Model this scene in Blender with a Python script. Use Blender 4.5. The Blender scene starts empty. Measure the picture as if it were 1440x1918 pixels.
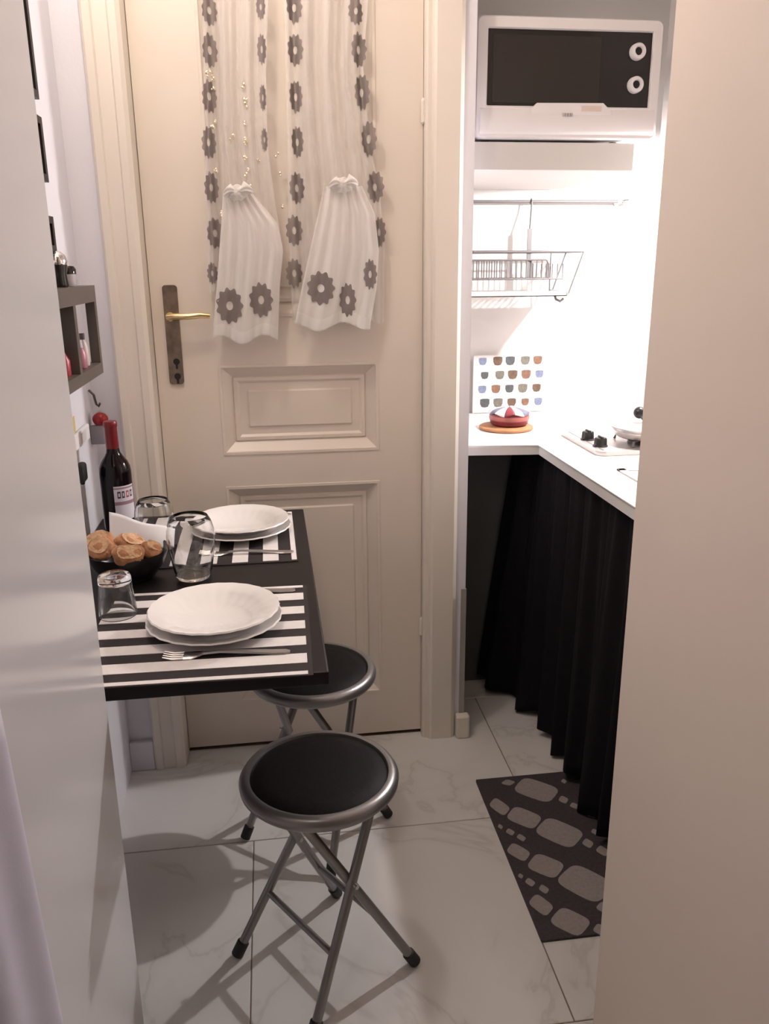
import bpy, bmesh, math, random
from mathutils import Vector, Matrix
random.seed(7)
S = bpy.context.scene
C = S.collection
PI = math.pi

# ------------------------------------------------------------------ camera
FPX, YAW, PITCH, ROLL, CAMH = 1546.5, 0.135276, 0.290771, 0.009038, 1.355
def cam_axes():
    cy, sy = math.cos(YAW), math.sin(YAW); cp, sp = math.cos(PITCH), math.sin(PITCH)
    f = Vector((sy*cp, cy*cp, -sp)); r = Vector((cy, -sy, 0)); d = f.cross(r)
    c, s = math.cos(ROLL), math.sin(ROLL)
    return c*r + s*d, -s*r + c*d, f
RGT, DWN, FWD = cam_axes()
cam = bpy.data.cameras.new('camera'); cam_o = bpy.data.objects.new('camera', cam); C.objects.link(cam_o)
m = Matrix((RGT, -DWN, -FWD)).transposed().to_4x4(); m.translation = (0, 0, CAMH); cam_o.matrix_world = m
cam.sensor_fit = 'HORIZONTAL'; cam.sensor_width = 36.0; cam.lens = FPX/1440*36.0
cam.clip_start = 0.02; cam.clip_end = 50
S.camera = cam_o

# ------------------------------------------------------------------ world, lights, exposure
w = bpy.data.worlds.new('world'); S.world = w; w.use_nodes = True
w.node_tree.nodes['Background'].inputs[0].default_value = (0.9, 0.85, 0.8, 1)
w.node_tree.nodes['Background'].inputs[1].default_value = 0.05
S.view_settings.view_transform = 'Standard'; S.view_settings.look = 'None'
S.view_settings.exposure = 0.0; S.view_settings.gamma = 1.0; S.view_settings.use_curve_mapping = False
def point(name, loc, power, col, rad):
    l = bpy.data.lights.new(name, 'POINT'); l.energy = power; l.color = col; l.shadow_soft_size = rad
    o = bpy.data.objects.new(name, l); o.location = loc; C.objects.link(o); return o
point('passage_wall_light', (-0.20, 1.52, 2.40), 15, (1.0, 0.875, 0.76), 0.05)
point('hall_ceiling_light', (-0.18, 0.45, 2.05), 5.4, (1.0, 0.84, 0.71), 0.10)
# the work light under the unseen cabinet
point('worktop_light', (1.18, 2.212, 1.598), 45, (1.0, 0.955, 0.95), 0.016)

# ------------------------------------------------------------------ helpers
def ray(x, y): return RGT*((x-720)/FPX) + DWN*((y-959)/FPX) + FWD
def onz(x, y, z=0.0):
    d = ray(x, y); return Vector((0, 0, CAMH)) + d*((z-CAMH)/d.z)
def ony(x, y, Y):
    d = ray(x, y); return Vector((0, 0, CAMH)) + d*(Y/d.y)

MATS = {}
def mk(name, col, rough=0.5, metal=0.0, var=0.04, scale=12.0, bump=0.0, bscale=60.0, coat=0.0, alpha=1.0, sheen=0.0, spec=0.5):
    if name in MATS: return MATS[name]
    m = bpy.data.materials.new(name); m.use_nodes = True
    nt = m.node_tree; b = nt.nodes['Principled BSDF']
    tc = nt.nodes.new('ShaderNodeTexCoord')
    n = nt.nodes.new('ShaderNodeTexNoise'); n.inputs['Scale'].default_value = scale; n.inputs['Detail'].default_value = 4
    nt.links.new(tc.outputs['Object'], n.inputs['Vector'])
    r = nt.nodes.new('ShaderNodeValToRGB')
    r.color_ramp.elements[0].position = 0.3; r.color_ramp.elements[1].position = 0.7
    r.color_ramp.elements[0].color = tuple(max(0, c*(1-var)) for c in col)+(1,)
    r.color_ramp.elements[1].color = tuple(min(1, c*(1+var)) for c in col)+(1,)
    nt.links.new(n.outputs['Fac'], r.inputs['Fac']); nt.links.new(r.outputs['Color'], b.inputs['Base Color'])
    b.inputs['Roughness'].default_value = rough; b.inputs['Metallic'].default_value = metal
    b.inputs['Coat Weight'].default_value = coat; b.inputs['Alpha'].default_value = alpha
    b.inputs['Sheen Weight'].default_value = sheen; b.inputs['Specular IOR Level'].default_value = spec
    if bump:
        n2 = nt.nodes.new('ShaderNodeTexNoise'); n2.inputs['Scale'].default_value = bscale; n2.inputs['Detail'].default_value = 3
        nt.links.new(tc.outputs['Object'], n2.inputs['Vector'])
        bp = nt.nodes.new('ShaderNodeBump'); bp.inputs['Strength'].default_value = bump; bp.inputs['Distance'].default_value = 0.01
        nt.links.new(n2.outputs['Fac'], bp.inputs['Height']); nt.links.new(bp.outputs['Normal'], b.inputs['Normal'])
    MATS[name] = m; return m
def sheer_mat(name, col, opac):
    m = bpy.data.materials.new(name); m.use_nodes = True; nt = m.node_tree
    nt.nodes.remove(nt.nodes['Principled BSDF']); out = nt.nodes['Material Output']
    tc = nt.nodes.new('ShaderNodeTexCoord'); n = nt.nodes.new('ShaderNodeTexNoise'); n.inputs['Scale'].default_value = 18
    nt.links.new(tc.outputs['Object'], n.inputs['Vector'])
    r = nt.nodes.new('ShaderNodeValToRGB')
    r.color_ramp.elements[0].color = tuple(c*0.95 for c in col)+(1,); r.color_ramp.elements[1].color = col+(1,)
    nt.links.new(n.outputs['Fac'], r.inputs['Fac'])
    d = nt.nodes.new('ShaderNodeBsdfDiffuse'); tl = nt.nodes.new('ShaderNodeBsdfTranslucent'); t = nt.nodes.new('ShaderNodeBsdfTransparent')
    nt.links.new(r.outputs[0], d.inputs[0]); nt.links.new(r.outputs[0], tl.inputs[0])
    a = nt.nodes.new('ShaderNodeMixShader'); a.inputs[0].default_value = 0.3
    nt.links.new(d.outputs[0], a.inputs[1]); nt.links.new(tl.outputs[0], a.inputs[2])
    lw = nt.nodes.new('ShaderNodeLayerWeight'); lw.inputs[0].default_value = 0.35
    mp = nt.nodes.new('ShaderNodeMath'); mp.operation = 'MULTIPLY_ADD'; mp.use_clamp = True
    mp.inputs[1].default_value = 0.6; mp.inputs[2].default_value = opac
    nt.links.new(lw.outputs['Facing'], mp.inputs[0])
    b = nt.nodes.new('ShaderNodeMixShader'); nt.links.new(mp.outputs[0], b.inputs[0])
    nt.links.new(t.outputs[0], b.inputs[1]); nt.links.new(a.outputs[0], b.inputs[2]); nt.links.new(b.outputs[0], out.inputs[0])
    return m
def marble_mat():
    m = bpy.data.materials.new('marble_tile'); m.use_nodes = True; nt = m.node_tree; b = nt.nodes['Principled BSDF']
    tc = nt.nodes.new('ShaderNodeTexCoord'); oi = nt.nodes.new('ShaderNodeObjectInfo')
    mu = nt.nodes.new('ShaderNodeVectorMath'); mu.operation = 'SCALE'; mu.inputs[0].default_value = (7, 11, 5)
    nt.links.new(oi.outputs['Random'], mu.inputs['Scale'])
    ad = nt.nodes.new('ShaderNodeVectorMath'); nt.links.new(tc.outputs['Object'], ad.inputs[0]); nt.links.new(mu.outputs[0], ad.inputs[1])
    n = nt.nodes.new('ShaderNodeTexNoise'); n.inputs['Scale'].default_value = 2.2; n.inputs['Detail'].default_value = 5; n.inputs['Distortion'].default_value = 1.1
    nt.links.new(ad.outputs[0], n.inputs['Vector'])
    r = nt.nodes.new('ShaderNodeValToRGB'); cr = r.color_ramp
    base = (0.71, 0.69, 0.67, 1); vein = (0.60, 0.575, 0.55, 1); soft = (0.68, 0.66, 0.635, 1)
    cr.elements[0].position = 0.0; cr.elements[0].color = soft; cr.elements[1].position = 1.0; cr.elements[1].color = base
    for p, c in ((0.42, base), (0.485, soft), (0.50, vein), (0.515, soft), (0.58, base)):
        e = cr.elements.new(p); e.color = c
    nt.links.new(n.outputs['Fac'], r.inputs['Fac']); nt.links.new(r.outputs[0], b.inputs['Base Color'])
    b.inputs['Roughness'].default_value = 0.22
    return m

# mesh builders --------------------------------------------------------------
def bm_box(bm, x0, x1, y0, y1, z0, z1, bevel=0.0, seg=2):
    r = bmesh.ops.create_cube(bm, size=1.0)
    bmesh.ops.scale(bm, vec=(x1-x0, y1-y0, z1-z0), verts=r['verts'])
    bmesh.ops.translate(bm, vec=((x0+x1)/2, (y0+y1)/2, (z0+z1)/2), verts=r['verts'])
    if bevel:
        es = list({e for v in r['verts'] for e in v.link_edges})
        bmesh.ops.bevel(bm, geom=es, offset=bevel, segments=seg, affect='EDGES', profile=0.5)
def bm_lathe(bm, prof, seg=32, c=(0, 0, 0), rfun=None):
    rings = []
    for (r, z) in prof:
        if r < 1e-6: rings.append([bm.verts.new((c[0], c[1], c[2]+z))])
        else:
            rr = []
            for i in range(seg):
                a = 2*PI*i/seg; q = r*(rfun(a, z) if rfun else 1)
                rr.append(bm.verts.new((c[0]+q*math.cos(a), c[1]+q*math.sin(a), c[2]+z)))
            rings.append(rr)
    for A, B in zip(rings[:-1], rings[1:]):
        if len(A) == 1 and len(B) == 1: continue
        for i in range(seg):
            j = (i+1) % seg
            if len(A) == 1: bm.faces.new((A[0], B[j], B[i]))
            elif len(B) == 1: bm.faces.new((A[i], A[j], B[0]))
            else: bm.faces.new((A[i], A[j], B[j], B[i]))
def bm_tube(bm, pts, r, n=10, closed=False, cap=True):
    pts = [Vector(p) for p in pts]; N = len(pts); rings = []
    t0 = None; nrm = None
    for i, p in enumerate(pts):
        a = pts[(i-1) % N] if (i > 0 or closed) else p
        b = pts[(i+1) % N] if (i < N-1 or closed) else p
        t = (b-a).normalized()
        if nrm is None:
            nrm = t.orthogonal().normalized()
        else:
            nrm = (nrm - t*nrm.dot(t))
            nrm = nrm.normalized() if nrm.length > 1e-6 else t.orthogonal().normalized()
        bn = t.cross(nrm)
        rr = r[i] if isinstance(r, (list, tuple)) else r
        rings.append([bm.verts.new(p + (nrm*math.cos(2*PI*k/n) + bn*math.sin(2*PI*k/n))*rr) for k in range(n)])
    rng = range(N) if closed else range(N-1)
    for i in rng:
        A, B = rings[i], rings[(i+1) % N]
        for k in range(n):
            bm.faces.new((A[k], A[(k+1) % n], B[(k+1) % n], B[k]))
    if cap and not closed:
        bm.faces.new(rings[0][::-1]); bm.faces.new(rings[-1])
def bm_grid(bm, fn, nu, nv, closed_u=False):
    vs = [[bm.verts.new(fn(i/nu, j/nv)) for i in range(nu + (0 if closed_u else 1))] for j in range(nv+1)]
    for j in range(nv):
        for i in range(nu):
            k = (i+1) % nu if closed_u else i+1
            bm.faces.new((vs[j][i], vs[j][k], vs[j+1][k], vs[j+1][i]))
def bm_prism(bm, poly, z0, z1):
    A = [bm.verts.new((x, y, z0)) for x, y in poly]; B = [bm.verts.new((x, y, z1)) for x, y in poly]
    n = len(poly)
    bm.faces.new(A[::-1]); bm.faces.new(B)
    for i in range(n): bm.faces.new((A[i], A[(i+1) % n], B[(i+1) % n], B[i]))
def rrect(x0, x1, y0, y1, r, n=4):
    out = []
    for cx, cy, a0 in ((x1-r, y1-r, 0), (x0+r, y1-r, PI/2), (x0+r, y0+r, PI), (x1-r, y0+r, 1.5*PI)):
        for k in range(n+1):
            a = a0 + PI/2*k/n; out.append((cx+r*math.cos(a), cy+r*math.sin(a)))
    return out

def obj(name, bm, mat, parent=None, smooth=None):
    bmesh.ops.recalc_face_normals(bm, faces=bm.faces)
    me = bpy.data.meshes.new(name); bm.to_mesh(me); bm.free()
    if mat: me.materials.append(mat)
    if smooth is not None:
        me.polygons.foreach_set('use_smooth', [True]*len(me.polygons))
        try: me.set_sharp_from_angle(angle=math.radians(smooth))
        except Exception: pass
    o = bpy.data.objects.new(name, me); C.objects.link(o)
    if parent: o.parent = parent
    return o
def tag(o, label, cat, group=None):
    o['label'] = label; o['category'] = cat
    if group: o['group'] = group
    return o
def thing(name, label, cat, loc=(0, 0, 0), rz=0.0, group=None):
    o = bpy.data.objects.new(name, None); C.objects.link(o); o.location = loc; o.rotation_euler = (0, 0, rz)
    o.empty_display_size = 0.05
    return tag(o, label, cat, group)
def struct(o, label=None):
    o['kind'] = 'structure'
    if label: o['label'] = label
    return o
def B(*a, **k):
    bm = bmesh.new(); bm_box(bm, *a, **k); return bm
def boxes(*lst, bevel=0.0):
    bm = bmesh.new()
    for b in lst: bm_box(bm, *b, bevel=bevel)
    return bm
def L(prof, seg=32, c=(0, 0, 0), rfun=None):
    bm = bmesh.new(); bm_lathe(bm, prof, seg, c, rfun); return bm
def T(pts, r, n=10, closed=False):
    bm = bmesh.new(); bm_tube(bm, pts, r, n, closed); return bm
def dup(root, loc, rz):
    r = root.copy(); C.objects.link(r); r.location = loc; r.rotation_euler = (0, 0, rz)
    for ch in root.children:
        c = ch.copy(); C.objects.link(c); c.parent = r
        for g in ch.children:
            d = g.copy(); C.objects.link(d); d.parent = c
    return r

# ------------------------------------------------------------------ materials
M_wall = mk('wall_white', (0.76, 0.75, 0.81), 0.7, var=0.02, scale=3, bump=0.05, bscale=90)
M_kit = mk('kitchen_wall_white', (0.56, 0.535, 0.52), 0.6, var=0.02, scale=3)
M_tan = mk('partition_paint', (0.80, 0.70, 0.62), 0.65, var=0.03, scale=2.5)
M_cream = mk('cream_gloss_paint', (0.76, 0.68, 0.60), 0.32, var=0.025, scale=4)
M_casing = mk('cream_casing_paint', (0.78, 0.715, 0.64), 0.35, var=0.025, scale=4)
M_leaf = mk('white_gloss_door', (0.67, 0.655, 0.675), 0.16, var=0.02, scale=2, spec=0.5)
M_ceil = mk('ceiling_white', (0.8, 0.78, 0.75), 0.8)
M_grout = mk('grout', (0.22, 0.16, 0.12), 0.9)
M_marble = marble_mat()
M_black = mk('black_laminate', (0.013, 0.010, 0.011), 0.45, var=0.1, spec=0.25)
M_matblack = mk('placemat_black', (0.026, 0.021, 0.022), 0.7, spec=0.3, var=0.15, scale=60)
M_matwhite = mk('placemat_white', (0.74, 0.70, 0.69), 0.6, var=0.04, scale=60)
M_porc = mk('white_porcelain', (0.84, 0.81, 0.80), 0.18, var=0.01, coat=0.3)
M_steel = mk('brushed_steel', (0.62, 0.60, 0.59), 0.3, metal=1.0, var=0.05)
M_stool = mk('grey_painted_steel', (0.26, 0.25, 0.25), 0.33, metal=0.75, var=0.06)
M_vinyl = mk('black_vinyl', (0.008, 0.007, 0.007), 0.55, var=0.2, scale=120, bump=0.08, bscale=400, spec=0.1)
M_rubber = mk('black_rubber', (0.012, 0.012, 0.012), 0.6)
M_counter = mk('white_worktop', (0.70, 0.68, 0.67), 0.3, var=0.01)
M_blackcloth = mk('black_cloth', (0.006, 0.005, 0.007), 0.85, var=0.2, scale=40, spec=0.2)
M_shadegrey = mk('shade_grey_panel', (0.10, 0.10, 0.10), 0.6)  # under-worktop shade put into the base colour
M_brass = mk('brass', (0.78, 0.60, 0.32), 0.25, metal=1.0)
M_bronze = mk('aged_bronze', (0.24, 0.19, 0.15), 0.35, metal=0.9, var=0.3, scale=40)
M_wire = mk('grey_wire', (0.13, 0.12, 0.12), 0.5, metal=0.2)
M_dark = mk('dark_slot', (0.01, 0.008, 0.007), 0.7)
M_wenge = mk('dark_brown_board', (0.085, 0.066, 0.056), 0.5, var=0.12)
M_plastic = mk('white_plastic', (0.70, 0.67, 0.68), 0.3, var=0.01)
M_glassblack = mk('black_glass', (0.012, 0.010, 0.009), 0.12, var=0.05)
M_sheer = sheer_mat('sheer_voile', (0.92, 0.89, 0.87), 0.36)
M_sheer2 = sheer_mat('sheer_voile_double', (0.95, 0.92, 0.90), 0.72)
M_flower = sheer_mat('grey_flower_voile', (0.26, 0.225, 0.22), 0.72)
M_hem = sheer_mat('hem_band', (0.90, 0.87, 0.85), 0.85)
M_glass = mk('clear_glass', (0.97, 0.98, 0.98), 0.0, var=0.0)
M_glass.node_tree.nodes['Principled BSDF'].inputs['Transmission Weight'].default_value = 1.0
M_glass.node_tree.nodes['Principled BSDF'].inputs['IOR'].default_value = 1.45

# ------------------------------------------------------------------ setting: floor
floor = struct(obj('floor', B(-1.7, 1.5, -1.7, 2.9, -0.06, -0.0022), M_grout), 'white marble tile floor')
tile_cache = {}
def tile(x0, x1, y0, y1):
    wdt, dep = round(x1-x0, 3), round(y1-y0, 3)
    key = (wdt, dep)
    g = 0.0013
    if key not in tile_cache:
        bm = bmesh.new(); bm_box(bm, -wdt/2+g, wdt/2-g, -dep/2+g, dep/2-g, -0.012, 0, bevel=0.0012, seg=1)
        me = bpy.data.meshes.new('tile'); bm.to_mesh(me); bm.free(); me.materials.append(M_marble); tile_cache[key] = me
    o = bpy.data.objects.new('tile', tile_cache[key]); C.objects.link(o); o.parent = floor
    o.location = ((x0+x1)/2, (y0+y1)/2, 0)
rows = [(-1.655, 0.2), (-1.055, 0.5), (-0.455, 0.1), (0.145, 0.35), (0.745-0.2, 0.5055+0.1), (1.145, 0.5055), (1.745, 0.612), (2.345, 0.5055)]
for i, (y0, off) in enumerate(rows):
    y1 = rows[i+1][0] if i+1 < len(rows) else 2.8
    k0 = math.floor((-1.7-off)/0.6)
    x = off + k0*0.6
    while x < 1.5:
        a, b = max(x, -1.7), min(x+0.6, 1.5)
        if b-a > 0.02: tile(a, b, y0, y1)
        x += 0.6

# ------------------------------------------------------------------ setting: walls
struct(obj('ceiling', B(-1.7, 1.5, -1.7, 2.9, 2.72, 2.82), M_ceil))
struct(obj('wall_left', B(-0.56, -0.437, 1.16, 2.26, 0, 2.72), M_wall))
struct(obj('wall_back', boxes((-0.437, -0.30, 2.105, 2.26, 0, 2.72), (0.425, 0.522, 2.14, 2.26, 0, 2.72), (-0.30, 0.425, 2.14, 2.26, 2.26, 2.72)), M_wall))
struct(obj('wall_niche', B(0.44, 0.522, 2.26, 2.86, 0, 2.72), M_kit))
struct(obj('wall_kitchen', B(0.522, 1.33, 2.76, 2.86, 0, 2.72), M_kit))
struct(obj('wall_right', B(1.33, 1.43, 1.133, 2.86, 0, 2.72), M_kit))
struct(obj('wall_front', boxes((0.536, 1.5, 0.10, 1.133, 0, 2.72), (-1.6, -0.30, 1.05, 1.16, 0, 2.72), (-0.30, 0.536, 1.05, 1.133, 2.2, 2.72)), M_tan))
struct(obj('wall_rear', B(-1.7, 1.5, -1.7, -1.6, 0, 2.72), M_tan))
struct(obj('wall_west', B(-1.7, -1.6, -1.6, 1.16, 0, 2.72), M_tan))
struct(obj('wall_east', B(1.4, 1.5, -1.6, 0.10, 0, 2.72), M_tan))
# baseboards
bb = struct(obj('baseboard_left', B(-0.437, -0.372, 2.088, 2.105, 0, 0.09, bevel=0.003), M_wall))
struct(obj('baseboard_right', B(0.497, 0.538, 2.112, 2.14, 0, 0.075, bevel=0.006), M_casing))

def extrude_profile_z(bm, prof, z0, z1):
    bm_prism(bm, prof, z0, z1)
# left casing (moulded), jamb returning to the door leaf
t1 = bmesh.new()
bm_prism(t1, [(-0.372, 2.12), (-0.372, 2.092), (-0.366, 2.086), (-0.350, 2.086), (-0.346, 2.092), (-0.316, 2.094), (-0.312, 2.088), (-0.296, 2.088), (-0.287, 2.096), (-0.285, 2.20), (-0.30, 2.20), (-0.30, 2.12)], 0, 2.26)
struct(obj('trim_1', t1, M_casing), 'cream moulded casing left of the door')
t2 = bmesh.new()
bm_prism(t2, [(0.400, 2.20), (0.400, 2.142), (0.405, 2.136), (0.414, 2.136), (0.418, 2.128), (0.424, 2.124), (0.482, 2.124), (0.492, 2.130), (0.494, 2.145), (0.425, 2.145), (0.425, 2.20)], 0, 2.26)
struct(obj('trim_2', t2, M_casing), 'cream moulded casing right of the door')
struct(obj('trim_3', B(-0.285, 0.40, 2.10, 2.20, 2.19, 2.26), M_casing))
# metal corner guard at the column foot
cg = struct(obj('trim_4', B(0.509, 0.5235, 2.1335, 2.1415, 0.075, 0.47), mk('grey_corner_guard', (0.34, 0.31, 0.29), 0.5)))

# ------------------------------------------------------------------ setting: panelled door
DY = 2.168
PX0, PX1 = -0.128, 0.279
zs = [(0.150, 0.788), (0.880, 1.110), (1.235, 2.06)]
d = bmesh.new()
x0, x1, zb, zt = -0.2842, 0.3990, 0.012, 2.185
bm_box(d, x0, PX0, DY, DY+0.04, zb, zt); bm_box(d, PX1, x1, DY, DY+0.04, zb, zt)
prev = zb
for a, b in zs:
    bm_box(d, PX0, PX1, DY, DY+0.04, prev, a); prev = b
bm_box(d, PX0, PX1, DY, DY+0.04, prev, zt)
door = struct(obj('door_1', d, M_cream), 'cream panelled wooden door behind the table')
def moulding(x0, x1, z0, z1):
    prof = [(-0.004, DY+0.002), (-0.003, DY-0.0025), (0.004, DY-0.0025), (0.006, DY+0.001), (0.030, DY+0.022), (0.033, DY+0.017), (0.041, DY+0.017), (0.048, DY+0.023)]
    bm = bmesh.new(); rings = []
    for i, y in prof:
        rings.append([bm.verts.new(p) for p in ((x0+i, y, z0+i), (x1-i, y, z0+i), (x1-i, y, z1-i), (x0+i, y, z1-i))])
    for A, Bq in zip(rings[:-1], rings[1:]):
        for k in range(4): bm.faces.new((A[k], A[(k+1) % 4], Bq[(k+1) % 4], Bq[k]))
    return bm
for a, b in zs:
    obj('panel_moulding', moulding(PX0, PX1, a, b), M_cream, door)
    bm = bmesh.new(); bm_box(bm, PX0+0.03, PX1-0.03, DY+0.0225, DY+0.034, a+0.03, b-0.03)
    obj('door_panel', bm, M_cream, door)
    bm = bmesh.new(); q = 0.066
    bm_box(bm, PX0+q, PX1-q, DY+0.0175, DY+0.026, a+q, b-q, bevel=0.004, seg=1)
    obj('raised_field', bm, M_cream, door)
hp = bmesh.new(); bm_prism(hp, rrect(-0.018, 0.018, -0.122, 0.122, 0.008), 0, 0.006)
bmesh.ops.rotate(hp, cent=(0, 0, 0), matrix=Matrix.Rotation(PI/2, 3, 'X'), verts=hp.verts)
bmesh.ops.translate(hp, vec=(-0.236, DY, 1.190), verts=hp.verts)
plate = obj('handle_plate', hp, M_bronze, door)
lv = bmesh.new()
bm_tube(lv, [(-0.236, DY-0.004, 1.238), (-0.236, DY-0.040, 1.238)], 0.011, 12)
bm_tube(lv, [(-0.244, DY-0.040, 1.237), (-0.225, DY-0.044, 1.238), (-0.19, DY-0.044, 1.238), (-0.165, DY-0.042, 1.240), (-0.140, DY-0.040, 1.238)], [0.008, 0.0085, 0.008, 0.0075, 0.006], 12)
obj('lever', lv, M_brass, plate, 40)
for z in (1.125, 1.088):
    k = bmesh.new(); bm_tube(k, [(-0.233, DY-0.0055, z), (-0.233, DY-0.0085, z)], 0.008, 12); bm_box(k, -0.2355, -0.2305, DY-0.0082, DY-0.0060, z-0.018, z)
    obj('keyhole', k, M_dark, plate)
for z in (0.35, 1.71):
    obj('hinge', T([(0.3985, DY-0.006, z-0.028), (0.3985, DY-0.006, z-0.024), (0.3985, DY-0.006, z+0.024), (0.3985, DY-0.006, z+0.03)], [0.003, 0.0065, 0.0065, 0.003]), M_casing, door)
obj('curtain_rod', T([(-0.16, DY-0.03, 2.10), (0.34, DY-0.03, 2.10)], 0.006), M_plastic, door)
# dark gap under the door
struct(obj('trim_5', B(-0.285, 0.40, DY+0.004, DY+0.06, 0.0, 0.004), mk('dark_threshold', (0.09, 0.055, 0.035), 0.6)), 'dark threshold strip under the door')

# near white door leaf, folded open beside the camera
lf = bmesh.new()
bm_box(lf, -0.302, -0.260, 0.36, 1.125, 0.012, 2.15, bevel=0.004)
leaf = struct(obj('door_2', lf, M_leaf), 'glossy white door standing open at the left edge')

# ------------------------------------------------------------------ kitchen: worktop, panel, curtain
zc = 0.865
ct = bmesh.new()
bm_prism(ct, [(0.522, 2.228), (0.742, 2.205), (0.742, 1.134), (1.33, 1.134), (1.33, 2.76), (0.522, 2.76)], zc-0.028, zc)
bmesh.ops.bevel(ct, geom=[e for e in ct.edges if abs(e.verts[0].co.z-e.verts[1].co.z) < 1e-5 and e.verts[0].co.z > zc-0.001], offset=0.003, segments=2, affect='EDGES')
tag(obj('worktop', ct, M_counter), 'white L-shaped kitchen worktop running round the niche corner', 'worktop')
tag(obj('under_counter_shade_panel', B(0.523, 0.80, 2.462, 2.48, 0.0, zc-0.029), M_shadegrey), 'panel coloured dark grey to give the shade under the white worktop', 'panel')  # dark colour stands in for the shade below the worktop

def kcurt(u, v):
    # u along the run (far to near), v from top to hem
    y = 2.43 + (1.26-2.43)*u
    z = (zc-0.030) + (0.022-(zc-0.030))*v
    fold = math.sin(u*2*PI*9.5 + 0.8*math.sin(u*17) + 0.5*v) * (0.006 + 0.020*v) + math.sin(u*2*PI*23+1.0)*0.004*(1-0.4*v)
    x = 0.768 - 0.018*v*(0.5+0.5*math.sin(u*11+0.7)) + fold
    x -= 0.095*v*max(0, 1-u/0.22)**1.3 + 0.032*max(0, 1-u/0.10)
    y += 0.012*v*math.cos(u*2*PI*9.5)
    z += 0.012*math.sin(u*2*PI*4.3+1)*v
    return (x, y, z)
cb = bmesh.new(); bm_grid(cb, kcurt, 220, 24)
kc = obj('counter_curtain', cb, M_blackcloth, None, 180)
sm = kc.modifiers.new('thickness', 'SOLIDIFY'); sm.thickness = 0.0016
tag(kc, 'black gathered cloth curtain hanging below the white worktop', 'curtain')

# floor mat with grey pebble shapes
MZ = 0.006
mt = thing('floor_mat', 'black floor mat with grey pebble pattern before the worktop', 'mat')
mb = bmesh.new(); bm_prism(mb, rrect(0.503, 0.953, 1.333, 1.900, 0.004), 0.0, MZ)
obj('mat_base', mb, mk('mat_black', (0.046, 0.038, 0.042), 0.75, var=0.25, scale=150, bump=0.1, bscale=500), mt)
M_peb = mk('mat_pebble_grey', (0.30, 0.265, 0.255), 0.75, var=0.1, scale=120, bump=0.1, bscale=500)
def s8(x, y): return onz(840+x/2.4, 1280+y/2.4, MZ)
PEB = [  # four corner-ish points (left, top, right, bottom) in a crop of the photograph, turned into floor positions
 ((302, 478), (345, 432), (492, 470), (440, 540)), ((186, 545), (212, 522), (274, 556), (245, 598)), ((265, 605), (305, 558), (414, 600), (375, 655)),
 ((394, 668), (455, 610), (600, 668), (545, 742)), ((266, 755), (290, 722), (366, 760), (335, 802)), ((354, 828), (405, 768), (512, 815), (475, 875)),
 ((494, 890), (570, 822), (740, 900), (655, 988)), ((366, 985), (395, 955), (472, 1000), (430, 1050)), ((460, 1075), (515, 1010), (634, 1070), (580, 1135)),
 ((238, 448), (262, 436), (298, 442), (275, 462)),
 ((495, 525), (508, 508), (537, 520), (525, 542)), ((545, 552), (558, 538), (586, 550), (575, 566)),
 ((258, 668), (270, 655), (296, 668), (285, 686)), ((306, 692), (320, 680), (346, 695), (335, 712)), ((222, 645), (228, 634), (243, 644), (237, 656)),
 ((600, 720), (618, 700), (650, 718), (635, 742)), ((664, 752), (682, 732), (722, 755), (702, 778)), ((640, 668), (652, 656), (676, 668), (668, 684)), 
 ((344, 892), (360, 878), (388, 895), (375, 916)), ((406, 925), (420, 908), (450, 925), (438, 948)), ((312, 868), (320, 856), (335, 866), (328, 878)),
 ((664, 1010), (690, 985), (740, 1010), (715, 1040)), ((650, 1110), (672, 1085), (720, 1105), (700, 1140)), ((505, 440), (516, 432), (530, 440), (522, 452)), ((620, 590), (640, 582), (670, 590), (655, 606)),
]
for P4 in PEB:
    q = [s8(*p) for p in P4]
    c = sum((p for p in q), Vector())/4
    # rounded quadrilateral through superellipse between the four points
    a = (q[2]-q[0])/2; b = (q[1]-q[3])/2
    bm = bmesh.new(); poly = []
    for k in range(24):
        t = 2*PI*k/24; ca, sa = math.cos(t), math.sin(t)
        e = 1.0
        # corners at 45 degrees of (a,b): soft squircle in rotated axes
        u_, v_ = (a+b)/2, (a-b)/2
        n = 0.5
        p = c + u_*math.copysign(abs(ca)**n, ca)*1.16 + v_*math.copysign(abs(sa)**n, sa)*1.16
        poly.append((p.x, p.y))
    bm_prism(bm, poly, MZ-0.001, MZ+0.0012)
    obj('pebble', bm, M_peb, mt)

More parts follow.
